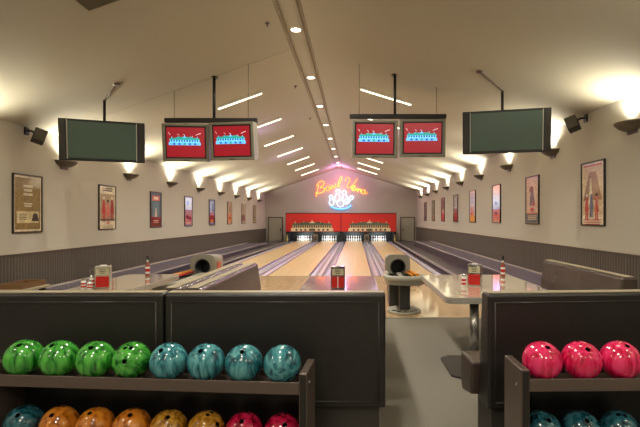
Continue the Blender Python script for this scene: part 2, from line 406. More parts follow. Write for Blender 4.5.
letters = {
 'letter_b': [[(318.5, 185), (317.6, 190), (316, 196.5)], [(316.5, 186.5), (318.5, 183), (321.5, 181.2), (324, 182.2), (323.5, 185), (320.5, 187.6), (323.8, 188), (324.6, 190.2), (322.5, 192.2), (318, 193.3), (315.5, 192.5)]],
 'letter_o': [circ(327.6, 188.6, 1.7, 2.1, 8)],
 'letter_w': [[(329.8, 185.0), (330.4, 188.9), (331.4, 188.7), (332.5, 185.2), (333.4, 188.2), (334.5, 187.6), (335.6, 183.6)]],
 'letter_l': [[(336.5, 187), (339.5, 183.5), (341.8, 179), (342, 176.8), (340.2, 177.6), (338.6, 182), (338.2, 185.8), (340, 186.2)]],
 'letter_v': [[(345.5, 181.5), (345.8, 178.8), (348, 177.6), (349.8, 179), (349, 182.5), (347.4, 185), (347.4, 187.4), (350, 187.5), (354, 183.5), (357.5, 178.5)]],
 'letter_e': [[(351.8, 188.6), (354.4, 188), (355, 186.2), (353.2, 185.8), (351.8, 187.6), (352.6, 190), (355, 190.3), (357, 188.8)]],
 'letter_r': [[(357, 188.8), (358, 189.2), (357.8, 192)], [(358, 190.4), (359.6, 189.2), (360.8, 190), (360.6, 192)]],
 'letter_a': [circ(363.2, 191.8, 1.8, 1.7, 8), [(365, 190.2), (365, 193.2), (367.4, 193)]],
}
for n_, st in letters.items(): neon_part(n_, st, m_rd if n_ in ('letter_e', 'letter_r') else m_or)
def pin_stroke(cx, cy, ang, L=9.0):
    half = [(0, 0), (1.0, .3), (1.4, 1.6), (.9, 3.0), (1.5, 4.6), (2.1, 6.4), (1.7, 8.2), (.9, 9.0)]
    half = [(a * L / 9, b * L / 9) for a, b in half]
    pts = half + [(-a, b) for a, b in half[::-1]][0:]
    c_, s_ = math.cos(R(ang)), math.sin(R(ang))
    return [(cx + a * c_ - b * s_, cy + a * s_ + b * c_) for a, b in pts]
for st in (pin_stroke(330.8, 195.2, -6, 10), pin_stroke(338.2, 189.6, 6, 12), pin_stroke(343.9, 190.6, -10, 12), pin_stroke(353, 196.6, 52, 10.5)):
    neon_part('neon_pin', [st], m_wh, .017)
neon_part('neon_ball', [circ(340.5, 203.2, 3.6, 3.6, 12)], m_wh, .017)
neon_part('neon_arc', [[(331, 206.5), (335, 208.3), (341, 209), (347, 208.2), (351, 205.5)]], m_bl, .035)
neon_part('neon_ray', [[(346.5, 203), (350, 200)]], m_wh, .017)
for px_, py_ in ((318, 190), (334, 187), (349, 187), (360, 190), (338, 201), (352, 202)):
    q = P(px_, py_, NY) - base_inv
    MB().tube([q, (q.x, YB - NY, q.z)], .012, 6).build('standoff', M['steel_d'], neon)
light('neon_and_violet_glow', 'POINT', P(340, 186, 30.6), 22, (1.0, .28, .10), shadow_soft_size=.5)
light('neon_and_violet_glow', 'POINT', P(341, 200, 30.4), 9, (.6, .75, 1.0), shadow_soft_size=.4)
light('neon_and_violet_glow', 'POINT', P(340, 172, 29.3), 90, (.85, .35, .95), shadow_soft_size=.4)  # violet light added for the glow at the peak, no such tube

# ------------------------------------------------------------------ ceiling lamps
DY = [8.28 + 2.8 * k for k in range(8)]
order = ['nearest the camera', 'second from the camera', 'third from the camera', 'fourth from the camera', 'fifth from the camera', 'sixth from the camera', 'seventh from the camera', 'eighth from the camera']
for k, y in enumerate(DY):
    t = thing('recessed_downlight', 'round recessed downlight on the ceiling ridge, %s' % order[k], 'ceiling light', (-1.09, y, RZ), group='downlights along the ridge')
    MB().lathe([(.085, -.012), (.105, -.012), (.11, .0)], seg=20).build('trim_ring', M['white'], t)
    MB().lathe([(0, -.008), (.088, -.008)], seg=20).build('lamp', M['glow'], t)
for y in DY + [5.48, 2.68, -.12, -2.5]:  # near-end ridge beams are unseen, added for light without fixtures
    light('downlight_beam', 'SPOT', (-1.09, y, RZ - .03), DOWN_W * (1.0 if y > 3 else .8), WARM, (0, 0, 0), spot_size=R(150), spot_blend=.5, shadow_soft_size=.09 if y > 6 else .3)
nth = ['nearest', 'second', 'third', 'fourth', 'fifth', 'sixth', 'seventh']
for side in (0, 1):
    for k in range(7):
        y = 11.0 + 2.8 * k if side == 0 else 10.8 + 2.8 * k
        xa, xb = ((-3.37, -2.27) if side == 0 else (.13, 1.35))
        f = cl if side == 0 else cr
        t = thing('strip_light', '%s slim strip light from the camera, %s ceiling slope' % (nth[k], ['left', 'right'][side]), 'strip light', ((xa + xb) / 2, y, f((xa + xb) / 2)), (0, math.atan(-.356 if side == 0 else .309), 0), group='strip lights on the %s ceiling slope' % ['left', 'right'][side])
        L = (xb - xa) / 2 * 1.055
        MB().box(-L, L, -.026, .026, -.045, -.002).build('housing', M['white'], t, .004)
        MB().tube([(-L + .02, 0, -.055), (L - .02, 0, -.052)], .016, 10).build('tube', M['strip'], t)
# sprinkler heads on the left slope
for k in range(3):
    x = -1.52; y = 7.8 + 3.67 * k
    mb = MB().lathe([(.0, -.06), (.03, -.058), (.012, -.05), (.012, -.03), (.045, -.01), (.05, 0)], seg=14)
    tag(mb.build('sprinkler_head', M['steel']), 'small bronze sprinkler head beside the ridge rails, %s' % ['nearest the camera', 'behind the nearest one', 'third and farthest back'][k], 'sprinkler', 'sprinkler heads beside the ridge').location = (x, y, cl(x))
# air grille
sl = math.atan(-.356)
t = thing('ceiling_vent', 'square egg-crate air grille in the left ceiling slope near the top edge', 'vent', (-3.13, 5.5, cl(-3.13)), (0, sl, 0))
MB().box(-.31, .31, -.31, .31, -.004, .0).build('backing', M['brown'], t)
MB().box(-.32, .32, -.32, -.3, -.02, 0).box(-.32, .32, .3, .32, -.02, 0).box(-.32, -.3, -.3, .3, -.02, 0).box(.3, .32, -.3, .3, -.02, 0).build('frame', mat('vent_frame', (96, 86, 68), .6), t)
g = MB()
for k in range(-11, 12): g.box(k * .026 - .003, k * .026 + .003, -.3, .3, -.016, -.004).box(-.3, .3, k * .026 - .003, k * .026 + .003, -.016, -.004)
g.build('grille', mat('vent_grille', (112, 102, 82), .6), t)

# added fill without fixtures: warm lights over the seating, violet ones over the lanes
for x, y in ((-4.2, -1.2), (-1.4, -1.0), (1.2, -1.2), (3.2, -.6), (-3.6, 1.6), (2.6, 1.8)):
    light('lounge_fill', 'POINT', (x, y, 3.1), 30, WARM, shadow_soft_size=.09)
light('aisle_fill', 'POINT', (1.5, 3.4, 3.7), 34, WARM, shadow_soft_size=.3)  # added to soften the booth shadows, no fixture
for x in (-2.9, .9):
    for y in (14.5, 20.0): light('violet_hall_fill', 'POINT', (x, y, 3.7), 15, (.62, .42, 1.0), shadow_soft_size=.2)  # added to tint the hall violet, no fixture

# ------------------------------------------------------------------ wall sconces
def sconce(label, x, y, z, side, grp):
    t = thing('wall_sconce', label, 'wall light', (x, y, z), (0, 0, 0 if side == 0 else PI), group=grp)
    mb = MB(); n = 14; rows = [(.29, .26, .0), (.28, .25, -.02), (.235, .2, -.07), (.15, .13, -.11), (.07, .06, -.13)]
    # half dish: half-width along the wall, projection, height
    rings = []
    for a, d, zz in rows: rings.append([mb.bm.verts.new((d * math.sin(PI * k / n), -a * math.cos(PI * k / n), zz)) for k in range(n + 1)])
    for i in range(len(rows) - 1):
        for k in range(n):
            f = mb.bm.faces.new((rings[i][k], rings[i][k + 1], rings[i + 1][k + 1], rings[i + 1][k])); f.smooth = True
    mb.bm.faces.new(rings[-1])
    b = mb.build('bowl', M['bronze'], t); so = b.modifiers.new('s', 'SOLIDIFY'); so.thickness = .008
    MB().box(.0, .02, -.12, .12, -.17, -.02).build('back_plate', M['bronze'], t, .005)
    MB().box(.05, .13, -.09, .09, -.05, -.035).build('lamp', M['glow'], t)
    s = 1 if side == 0 else -1
    light('sconce_beam', 'SPOT', (x + s * .12, y, z + .0), SCONCE_W * (.6 if y < 8 else .85 if y < 11 else 1), (1, .955, .80), (R(180), R(22) * s, 0), spot_size=R(150), spot_blend=.7, shadow_soft_size=.08)
sy = [6.85 + 2.74 * k for k in range(9)]
lp = ['sepia-gold framed poster', 'red-figures poster', 'dark blue poster with red base', 'white-flared poster', 'blue and crimson poster', 'tan bottle poster', 'cream poster with red foot', 'farthest cream poster']
rp = ['wide cream tent poster', 'dark-framed figure poster with teal base', 'white-bright poster with coral foot', 'flame-footed poster', 'grey poster with red foot', 'narrow pink-red poster', 'faded green-grey poster', 'farthest brown poster']
for k, y in enumerate(sy):
    if k > 0:
        lab = 'bronze sconce between %s and %s' % (lp[k - 1], lp[k]) if k < 8 else 'bronze sconce past the %s, last before the back wall' % lp[7]
        sconce(lab, XL, y - .05, 2.71, 0, 'sconces along the left wall')
    lab = ('large bronze uplight sconce cut by the frame, nearest on its wall' if k == 0 else
           'bronze sconce between %s and %s' % (rp[k - 1], rp[k]) if k < 8 else 'bronze sconce beyond the %s, last before the back wall' % rp[7])
    sconce(lab, XR, y - .03, 2.95, 1, 'sconces along the right wall')
for y in (6.8, 4.05, 1.3, -1.5):  # first is the sconce beyond the edge, nearer beams added unseen for light
    light('sconce_beam', 'SPOT', (XL + .12, y, 2.71), SCONCE_W * (.8 if y > 6 else .3), (1, .955, .80), (R(180), R(12), 0), spot_size=R(140), spot_blend=.7, shadow_soft_size=.08)
for y in (4.05, 1.3, -1.5):  # unseen beams added for light, no sconce bodies
    light('sconce_beam', 'SPOT', (XR - .12, y, 2.95), SCONCE_W * .3, (1, .955, .80), (R(180), R(-12), 0), spot_size=R(140), spot_blend=.7, shadow_soft_size=.08)

# ------------------------------------------------------------------ posters
def poster(label, side, y, z0, z1, wd, frame_c, bg, shapes, grp):
    x = XL if side == 0 else XR
    t = thing('framed_poster', label, 'poster', (x, y, z0), (0, 0, R(90) if side == 0 else R(-90)), group=grp)
    h = z1 - z0; hw = wd / 2
    f = MB()
    for a in ((-hw, hw, 0, .022), (-hw, hw, h - .022, h), (-hw, -hw + .022, .022, h - .022), (hw - .022, hw, .022, h - .022)): f.box(a[0], a[1], -.035, 0, a[2], a[3])
    f.build('frame', mat('frame_%s' % (frame_c,), frame_c, .4), t)
    cols = [bg]; mb = MB().box(-hw + .02, hw - .02, -.02, 0, .02, h - .02, 0); lay = .0203
    for sh in shapes:
        kind, c, u, v, a, b = sh
        if c not in cols: cols.append(c)
        mi = cols.index(c); X = -hw + u * wd; Z = v * h; lay += .0003
        if kind == 'r': pts = [(X - a * wd, Z - b * h), (X + a * wd, Z - b * h), (X + a * wd, Z + b * h), (X - a * wd, Z + b * h)]
        elif kind == 't': pts = [(X - a * wd, Z - b * h), (X + a * wd, Z - b * h), (X + a * wd * .35, Z + b * h), (X - a * wd * .35, Z + b * h)]
        else: pts = [(X + a * wd * math.cos(2 * PI * k / 14), Z + b * h * math.sin(2 * PI * k / 14)) for k in range(14)]
        mb.poly([(p[0], -lay, p[1]) for p in pts], mi)
    mb.build('print', [mat('ink_%d_%d_%d' % c, c, .22, coat=.5, var=(26, .3)) for c in cols], t)
def person_blob(c1, c2, u, v, s): return [('t', c1, u, v, .1 * s, .13 * s), ('e', c2, u, v + .155 * s, .045 * s, .03 * s), ('r', c1, u - .04 * s, v - .18 * s, .03 * s, .1 * s), ('r', c1, u + .04 * s, v - .18 * s, .03 * s, .1 * s)]
def text_rows(c, v0, n, dv, a, b=.006, u=.5): return [('r', c, u, v0 - k * dv, a * (1 - .12 * (k % 2)), b) for k in range(n)]
gold, cream, dk, rd, teal = (136, 112, 62), (226, 214, 184), (52, 44, 40), (188, 60, 52), (66, 120, 128)
LP = [
 (gold, [('r', cream, .5, .5, .46, .47), ('r', gold, .5, .5, .43, .44)] + text_rows(cream, .8, 3, .07, .16, .02) + text_rows(cream, .5, 2, .04, .14, .012) + [('r', (200, 184, 140), .5, .27, .38, .1), ('e', dk, .75, .28, .1, .06), ('r', dk, .75, .23, .12, .03)] + text_rows(dk, .32, 4, .03, .13, .005, .32)),
 (cream, text_rows(dk, .93, 2, .05, .3, .014) + [('r', (170, 150, 120), .5, .5, .42, .3)] + person_blob(rd, cream, .28, .52, 1.2) + person_blob((206, 110, 100), dk, .52, .46, 1.2) + person_blob((150, 40, 50), cream, .76, .53, 1.2) + [('r', (78, 80, 66), .5, .22, .42, .02)] + text_rows((150, 130, 100), .1, 3, .025, .34, .004)),
 ((76, 100, 106), [('r', (206, 110, 90), .5, .82, .34, .07), ('r', cream, .5, .82, .2, .035), ('r', (96, 132, 136), .5, .5, .3, .22), ('t', cream, .5, .42, .08, .12), ('r', (112, 30, 36), .5, .16, .44, .13)] + text_rows(cream, .2, 2, .05, .25, .008)),
 ((150, 150, 190), [('r', (226, 236, 250), .5, .75, .42, .2), ('e', (120, 160, 220), .4, .78, .15, .08), ('r', (176, 120, 130), .5, .3, .44, .24), ('e', (110, 30, 50), .35, .3, .16, .07), ('e', (130, 36, 56), .66, .27, .15, .06)] + text_rows(cream, .12, 2, .03, .3)),
 ((110, 130, 176), [('r', (170, 196, 230), .3, .7, .14, .22), ('t', (206, 140, 150), .5, .42, .4, .12), ('r', (120, 36, 46), .5, .24, .44, .14), ('r', (206, 130, 80), .5, .15, .22, .07)] + text_rows(cream, .9, 2, .04, .3)),
 ((196, 170, 134), [('t', (90, 74, 76), .4, .75, .1, .18), ('t', (150, 96, 80), .66, .72, .1, .16), ('r', (206, 150, 110), .5, .3, .4, .2), ('e', (110, 66, 50), .55, .28, .2, .06)] + text_rows(dk, .93, 1, .03, .3)),
 ((206, 186, 156), [('r', (150, 130, 110), .5, .65, .12, .25), ('r', (150, 44, 50), .5, .3, .38, .14), ('r', dk, .4, .3, .1, .14)] + text_rows(rd, .12, 2, .03, .3)),
 ((196, 178, 140), [('r', (140, 120, 84), .5, .5, .3, .36), ('e', (90, 76, 60), .5, .6, .12, .12)] + text_rows(dk, .1, 2, .03, .3)),
]
LPL = ['gold-brown framed poster with cream text block, nearest on its wall', 'cream poster with three red-dressed figures in a thin frame', 'dark teal poster with salmon title box and crimson base', 'pale blue and mauve poster with bright upper half', 'blue poster with crimson lower part and orange box', 'tan poster with dark bottle shapes on its upper half', 'cream narrow-looking poster with dark and red foot', 'plain cream and olive poster, last before the back wall with left door']
for k, (bg, sh) in enumerate(LP):
    poster(LPL[k], 0, 8.48 + 2.72 * k, 1.24, 2.33, .76, (48, 38, 28), bg, sh, 'framed posters on the left wall')
RP = [
 ((232, 218, 190), [('r', (214, 190, 150), .5, .55, .42, .38)] + text_rows(rd, .94, 1, .03, .38, .012) + [('t', (150, 110, 74), .5, .62, .4, .22), ('t', cream, .42, .55, .08, .2)] + person_blob(rd, cream, .25, .34, .9) + person_blob((90, 96, 130), cream, .45, .38, .9) + person_blob((196, 90, 70), dk, .68, .34, .9) + text_rows(rd, .1, 4, .025, .36, .005)),
 ((206, 180, 150), [('e', (130, 80, 70), .45, .72, .16, .07), ('t', (100, 84, 90), .5, .55, .22, .16), ('e', (170, 90, 80), .6, .42, .14, .05), ('e', rd, .5, .3, .16, .04), ('r', (60, 110, 116), .5, .12, .45, .09)] + text_rows(cream, .17, 3, .035, .36, .007) + [('r', rd, .5, .225, .44, .008)]),
 ((226, 230, 244), [('r', (236, 240, 255), .5, .72, .42, .22), ('e', (110, 120, 180), .45, .52, .2, .05), ('r', (214, 130, 110), .5, .2, .44, .17), ('e', (176, 60, 54), .5, .25, .2, .06)] + text_rows(cream, .08, 2, .03, .3)),
 ((214, 206, 214), [('t', (206, 90, 50), .3, .35, .14, .16), ('t', (226, 130, 50), .6, .32, .18, .2), ('r', (230, 176, 80), .5, .12, .44, .1), ('r', (190, 190, 210), .5, .75, .3, .18)]),
 ((128, 130, 124), [('r', (160, 156, 150), .5, .7, .36, .2), ('r', (160, 56, 56), .5, .3, .44, .16), ('r', (96, 46, 46), .5, .1, .44, .08)] + text_rows(cream, .93, 1, .03, .3)),
 ((190, 120, 116), [('r', (120, 50, 56), .5, .7, .3, .2), ('e', cream, .5, .45, .2, .06), ('r', (206, 90, 84), .5, .2, .4, .14)]),
 ((168, 168, 140), [('r', (140, 136, 110), .5, .6, .3, .3), ('r', (176, 120, 96), .5, .15, .44, .1)]),
 ((160, 130, 120), [('r', (96, 60, 66), .5, .5, .3, .36), ('e', cream, .5, .7, .14, .06)]),
]
RPL = ['large cream poster with brown tent and small figures, nearest on its wall', 'poster of stacked figures above a teal text band', 'bright white poster with coral lower quarter', 'pale poster with orange flame shapes along its foot', 'grey poster with dull red lower half', 'pink-red poster with dark upper block and cream oval', 'faded olive-grey poster with brownish foot', 'brown poster with dark panel, last before the back wall with right door']
for k, (bg, sh) in enumerate(RP):
    poster(RPL[k], 1, 7.95 + 2.72 * k, 1.38, 2.51, .78, (40, 30, 26), bg, sh, 'framed posters on the right wall')

# ------------------------------------------------------------------ wall speakers
def speaker(label, x, y, z, side, rot):
    t = thing('wall_speaker', label, 'speaker', (x, y, z), (0, 0, 0), group='small wall speakers')
    s = 1 if side == 0 else -1
    bx = bpy.data.objects.new('cabinet_mount', None)
    mb = MB().box(-.1, .1, -.09, .09, -.125, .125); o = mb.build('cabinet', M['steel_d'], t, .012); o.location = (s * .25, 0, -.06); o.rotation_euler = rot
    g_ = MB().box(-.088, .088, -.098, -.09, -.11, .11); o = g_.build('grille', mat('speaker_grille', (84, 78, 68), .7, bump=(300, .5)), t); o.location = (s * .25, 0, -.06); o.rotation_euler = rot
    MB().box(0 if s > 0 else -.03, .03 if s > 0 else 0, -.05, .05, -.03, .11).tube([(s * .02, 0, .05), (s * .12, 0, .04), (s * .18, 0, -.02)], .02, 8).build('bracket', M['black'], t)
speaker('dark box speaker above the sepia-gold poster, by a black television', XL, 8.45, 3.10, 0, (R(-15), R(18), R(40)))
speaker('dark tilted box speaker on the wall beside the right black television', XR, 8.2, 3.28, 1, (R(-15), R(-20), R(-35)))

# ------------------------------------------------------------------ televisions
def dark_tv(label, loc, yaw, hw, hh, cx, cy, plate, side):
    t = thing('wall_television', label, 'television', loc, (0, 0, yaw))
    tl = Matrix.Rotation(R(5), 4, 'X')
    MB().box(-hw, hw, -.05, .05, -hh, hh, 0, tl).build('casing', M['black'], t, .01)
    MB().box(-hw + .15, hw - .15, -.056, -.05, -hh + .05, hh - .04, 0, tl).build('screen', mat('tv_glass', (66, 88, 74), .38), t)
    for s in (-1, 1):
        MB().box(min(s * (hw - .02), s * (hw - .1)), max(s * (hw - .02), s * (hw - .1)), -.062, -.048, -hh + .02, hh - .02, 0, tl).build('speaker_strip', mat('tv_speaker', (48, 44, 38), .6), t)
    MB().box(-hw + .13, -hw + .145, -.06, -.05, -hh + .03, hh - .02, 0, tl).box(hw - .145, hw - .13, -.06, -.05, -hh + .03, hh - .02, 0, tl).build('edge_line', M['grey_pl'], t)
    top = cl(cx) if side == 0 else cr(cx)
    rinv = Matrix.Rotation(-yaw, 3, 'Z')
    q = rinv @ Vector((cx - loc[0], cy - loc[1], 0)); hz = top - loc[2]
    MB().tube([(q.x, q.y, hh - .15), (q.x, q.y, hz)], .025, 10).box(q.x - .15, q.x + .15, .04, q.y + .02, hh - .3, hh - .1).build('mount_pole', M['black'], t)
    pz = (cl(plate[0]) if side == 0 else cr(plate[0])) - loc[2] - .015
    r2 = rinv @ Vector((plate[0] - loc[0], plate[1] - loc[1], 0))
    MB().lathe([(0, -.01), (.06, -.01), (.07, .015)], (r2.x, r2.y, pz), 14).build('ceiling_plate', M['steel'], t)
    MB().tube([(r2.x, r2.y, pz), (q.x, q.y, hz - .01)], .012, 6).build('conduit', M['steel'], t)
dark_tv('switched-off wide black television hanging nearest the left wall', (-4.68, 8.4, 2.94), R(20), .705, .375, -4.72, 8.52, (-4.25, 8.05), 0)
dark_tv('switched-off wide black television hanging nearest the right wall', (2.72, 8.2, 3.08), R(-14), .76, .385, 2.69, 8.3, (2.13, 7.75), 1)

scr = [mat('screen_red', (120, 10, 24), .3, emit=.38, ecol=(200, 22, 44)), mat('screen_cyan', (130, 225, 250), .3, emit=.9), mat('screen_teal', (30, 160, 150), .3, emit=.7), mat('screen_blue', (30, 90, 180), .3, emit=.7), mat('screen_white', (240, 220, 220), .3, emit=.7), mat('screen_sky', (100, 185, 240), .3, emit=.8)]
def monitor(label, loc, rot, grp, flip=0):
    t = thing('overhead_monitor', label, 'monitor', loc, rot, group=grp)
    hw, hh = .455, .375
    mb = MB(); a = [(-hw, -.02, -hh), (hw, -.02, -hh), (hw, -.02, hh), (-hw, -.02, hh)]
    b = [(-hw, .12, -hh), (hw, .12, -hh), (hw, .12, hh), (-hw, .12, hh)]; c = [(-hw * .8, .5, -hh * .75), (hw * .8, .5, -hh * .75), (hw * .8, .5, hh * .85), (-hw * .8, .5, hh * .85)]
    for p, q in ((a, b), (b, c)):
        for i in range(4): mb.poly([p[i], p[(i + 1) % 4], q[(i + 1) % 4], q[i]])
    mb.poly(c); mb.poly(a); bmesh.ops.remove_doubles(mb.bm, verts=mb.bm.verts, dist=1e-5)
    mb.build('casing', M['hood'], t)
    bz = MB()
    for q in ((-hw, hw, -hh, -hh + .06), (-hw, hw, hh - .045, hh), (-hw, -hw + .055, -hh + .06, hh - .045), (hw - .055, hw, -hh + .06, hh - .045)): bz.box(q[0], q[1], -.045, -.02, q[2], q[3])
    bz.build('bezel', mat('monitor_bezel', (132, 128, 112), .45), t, .006)
    MB().box(-hw + .05, hw - .05, -.028, -.02, -hh + .055, hh - .04).build('screen_surround', M['black'], t)
    s_ = MB().box(-.37, .37, -.034, -.028, -.285, .3, 0)
    k = MB(); facade(k, .62, .19, 0, 1, 2, 3, 5, 11)
    for v in k.bm.verts: v.co.y -= .034; v.co.z -= .05; v.co.x -= .02
    for (u, v_, l) in ((-.16, .17, .03), (-.05, .165, .035), (.12, .13, .02)): k.tube([(u, -.036, v_), (u + l, -.036, v_ - .01), (u + l, -.036, v_ - .035)], .003, 4, 4)
    k.tube([(.2, -.036, .15), (.24, -.036, .17), (.3, -.036, .19)], .005, 4, 4); k.tube([(-.33, -.036, .2), (-.3, -.036, .15)], .003, 4, 4)
    tmp = bpy.data.meshes.new('tmp'); k.bm.to_mesh(tmp); s_.bm.from_mesh(tmp); k.bm.free(); bpy.data.meshes.remove(tmp)
    s_.build('screen', scr, t)
    MB().box(-.06, .06, -.049, -.044, -hh + .018, -hh + .034).build('control_strip', M['grey_dk'], t)
    MB().box(-.05, .05, .05, .15, hh, hh + .012).build('hanger_bracket', M['black'], t)
    return t
def mon_bar(label, x, y, z, hw, px):
    f = cl if x < -1 else cr
    t = thing('monitor_hanger', label, 'mounting bar', (x, y, z), group='hangers of the scoring monitors')
    MB().box(-hw, hw, -.05, .05, -.045, .045).build('bar', M['steel_d'], t, .015)
    MB().tube([(px - x, 0, .03), (px - x, 0, f(px) - z)], .03, 10).build('pole', M['black'], t)
    MB().lathe([(.07, -.02), (.075, 0)], (px - x, 0, f(px) - z), 14).build('ceiling_flange', M['black'], t)
    for s in (-1, 1):
        xx = s * hw * .8
        MB().tube([(xx, 0, .03), (xx, 0, f(x + xx) - z)], .005, 6).build('support_wire', M['steel_d'], t)
mon_bar('dark hanging bar carrying the left pair of lit monitors', -2.93, 9.2, 3.50, .94, -2.87)
monitor('lit red monitor hanging nearer the left wall in its pair', (-3.40, 9.1, 3.03), (R(7), 0, R(5)), 'lit scoring monitors')
monitor('lit red monitor hanging right of the first one on the left bar', (-2.46, 9.05, 3.05), (R(7), 0, R(-7)), 'lit scoring monitors')
mon_bar('dark hanging bar carrying the right pair of lit monitors', .86, 9.2, 3.58, .98, .80)
monitor('lit red monitor on the right bar, on the ridge side', (.385, 9.1, 3.10), (R(6), 0, R(3)), 'lit scoring monitors')
monitor('lit red monitor on the right bar, beside the right black television', (1.345, 9.1, 3.12), (R(6), 0, R(-2)), 'lit scoring monitors')

# ------------------------------------------------------------------ ball returns
def ball_return(label, x, mir=1, ln=1.0):
    t = thing('ball_return', label, 'ball return', (x, 7.75, .002), group='ball returns on the approach')
    # hood: arched shell with a round mouth
    hw = .21; n = 28; mb = MB()
    out = []; inn = []
    zc, rr = .68, .118
    for k in range(n):
        a = 2 * PI * k / n; c_, s_ = math.cos(a), math.sin(a)
        e = 1 / ((abs(c_) ** 5 + abs(s_) ** 5) ** (1 / 5)); out.append((hw * c_ * e, 0, zc + (.205 if s_ > 0 else .25) * s_ * e)); inn.append((rr * c_, 0, zc + rr * s_ * 1.05))
    vo = [mb.bm.verts.new(p) for p in out]; vi = [mb.bm.verts.new(p) for p in inn]; vb = [mb.bm.verts.new((p[0] * .92, .55, zc + (p[2] - zc) * .85)) for p in out]; vd = [mb.bm.verts.new((p[0] * .9, .3, zc + (p[2] - zc) * .9)) for p in inn]
    for k in range(n):
        j = (k + 1) % n
        mb._tag([mb.bm.faces.new((vo[k], vo[j], vi[j], vi[k]))], 0)
        mb._tag([mb.bm.faces.new((vo[j], vo[k], vb[k], vb[j]))], 0, True); mb._tag([mb.bm.faces.new((vi[k], vi[j], vd[j], vd[k]))], 1, True)
    mb._tag([mb.bm.faces.new(vb)], 0); mb._tag([mb.bm.faces.new(vd)], 1)
    mb.build('hood', [M['hood'], M['black']], t)
    ring = MB().tube([(rr * 1.06 * math.cos(2 * PI * k / 24), -.006, zc + rr * 1.1 * math.sin(2 * PI * k / 24)) for k in range(24)], .012, 6, closed=True); ring.build('mouth_ring', M['grey_dk'], t)
    MB().box(.19, .225, .12, .3, .62, .74).build('side_emblem', mat('emblem_red', (190, 90, 70), .5), t)
    MB().box(-.15, .15, 0.02, .5, 0, .47).build('hood_pedestal', M['grey_dk'], t, .02)
    # tray: rounded loop frame widening towards the player
    loop = [(-.2, .0), (-.2, -.25), (-.235, -.5), (-.2, -.68), (-.08, -.76), (.12, -.78), (.3, -.74), (.36, -.6), (.33, -.45), (.25, -.2), (.21, .0)]
    loop = [(a * mir, b * ln) for a, b in loop]
    top = [(a, b, .575) for a, b in loop]
    rim = MB().prism([(a, b, .56) for a, b, c in top], (0, 0, -.05)); rim.build('tray_base', M['grey_dk'], t, .01)
    sm_ = smooth(loop, 4); rail = MB().tube([(a, b, .575) for a, b in sm_], .042, 8); rail.build('tray_rim', M['grey_pl'], t)
    sk = MB()
    for p, q in zip(sm_, sm_[1:]): sk.poly([(p[0] * 1.06, p[1] * 1.02, .57), (q[0] * 1.06, q[1] * 1.02, .57), (q[0] * .96, q[1] * .98, .47), (p[0] * .96, p[1] * .98, .47)])
    so_ = sk.build('tray_skirt', M['hood'], t); q_ = so_.modifiers.new('s', 'SOLIDIFY'); q_.thickness = .01
    MB().box(-.03, .05, -.62 * ln, .0, .56, .585).build('centre_ramp', M['grey_pl'], t, .01)
    for (xx, yy) in ((-.11, -.15), (-.12, -.42), (.14, -.6), (.12, -.2)):
        MB().lathe([(.0, .0), (.05, .0), (.062, .012), (.07, .012)], (xx * mir, yy * ln, .561), 14).build('ball_cup', M['black'], t)
    MB().tube([(.19 * mir, -.05, .615), (.255 * mir, -.62 * ln, .615)], .026, 8).build('guide_rail', M['orange'], t)
    MB().tube([(.135 * mir, -.05, .6), (.185 * mir, -.58 * ln, .6)], .018, 8).build('guide_rail', M['redp'] if x < -1 else M['orange'], t)
    MB().box(-.02, .15, -.5, -.36, .05, .52).build('column', M['grey_dk'], t, .01)
    foot = [(.06 + .27 * math.cos(2 * PI * k / 24), -.4 + .33 * math.sin(2 * PI * k / 24), 0) for k in range(24)]
    MB().prism(foot, (0, 0, .04)).build('foot_plate', M['grey_pl'], t, .01)
    for a in range(5):
        an = R(-150 + a * 30); MB().box(.06 + .2 * math.cos(an) - .03, .06 + .2 * math.cos(an) + .03, -.4 + .25 * math.sin(an) - .03, -.4 + .25 * math.sin(an) + .03, .04, .045).build('foot_pad', M['black'], t)
ball_return('grey ball return with orange rails behind the left table', -2.615, -1, 1.75)
ball_return('grey ball return standing on the open approach beside the cream table', .725)

# ------------------------------------------------------------------ booths and benches
def bench(name, label, loc, rz, W, back_mat, seat_d=.48, H=1.017, end_round=False, front_mat=None, rake=.06, sx=None):
    s0, s1 = sx or (0, W)
    # local: the rear of the back lies on y = 0, the seat looks towards +y, x runs 0..W
    t = thing(name, label, 'booth bench', loc, (0, 0, rz))
    MB().prism([(0, 0, .275), (0, .13 + rake, .275), (0, .13, H - .02), (0, .12, H), (0, .01, H), (0, 0, H - .02)], (W, 0, 0)).build('backrest', back_mat, t, .03 if rake > .07 else .016, 4)
    i = .045; pth = [(i, -.002, .32), (W - i, -.002, .32), (W - i, -.002, H - .055), (i, -.002, H - .055)]
    MB().tube([pth[0], pth[1]], .005, 6).tube([pth[1], pth[2]], .005, 6).tube([pth[2], pth[3]], .005, 6).tube([pth[3], pth[0]], .005, 6).build('rear_piping', M['piping'], t)
    MB().box(.01, W - .01, .03, .1, H - .001, H + .006).build('top_highlight_strip', M['tan'], t, .003)  # highlight along the back's top edge, done as a tan strip
    s_ = MB().prism([(s0, .2, .30), (s0, .13 + seat_d - .03, .26), (s0, .13 + seat_d, .33), (s0, .13 + seat_d, .52), (s0, .13 + seat_d - .03, .545), (s0, .16, .53)], (s1 - s0, 0, 0))
    s_.build('seat', M['leather'], t, .02, 3)
    MB().box(.04, W - .04, .05, .18, 0, .275).box(max(s0, 0) + .04, s1 - .04, .18, .13 + seat_d - .12, 0, .265).build('plinth', M['toe'], t)
    for (yy, zz) in ((.13 + seat_d + .001, .335), (.13 + seat_d + .001, .515)):
        MB().tube([(s0 + .01, yy, zz), (s1 - .01, yy, zz)], .006, 6).build('seat_piping', M['piping'], t)
    return t
BY = 2.93
bench('booth_bench', 'wide black vinyl booth bench behind the green balls, at the frame edge', (-2.72, BY, 0), 0, 1.475, M['vinyl'], sx=(0, .86))
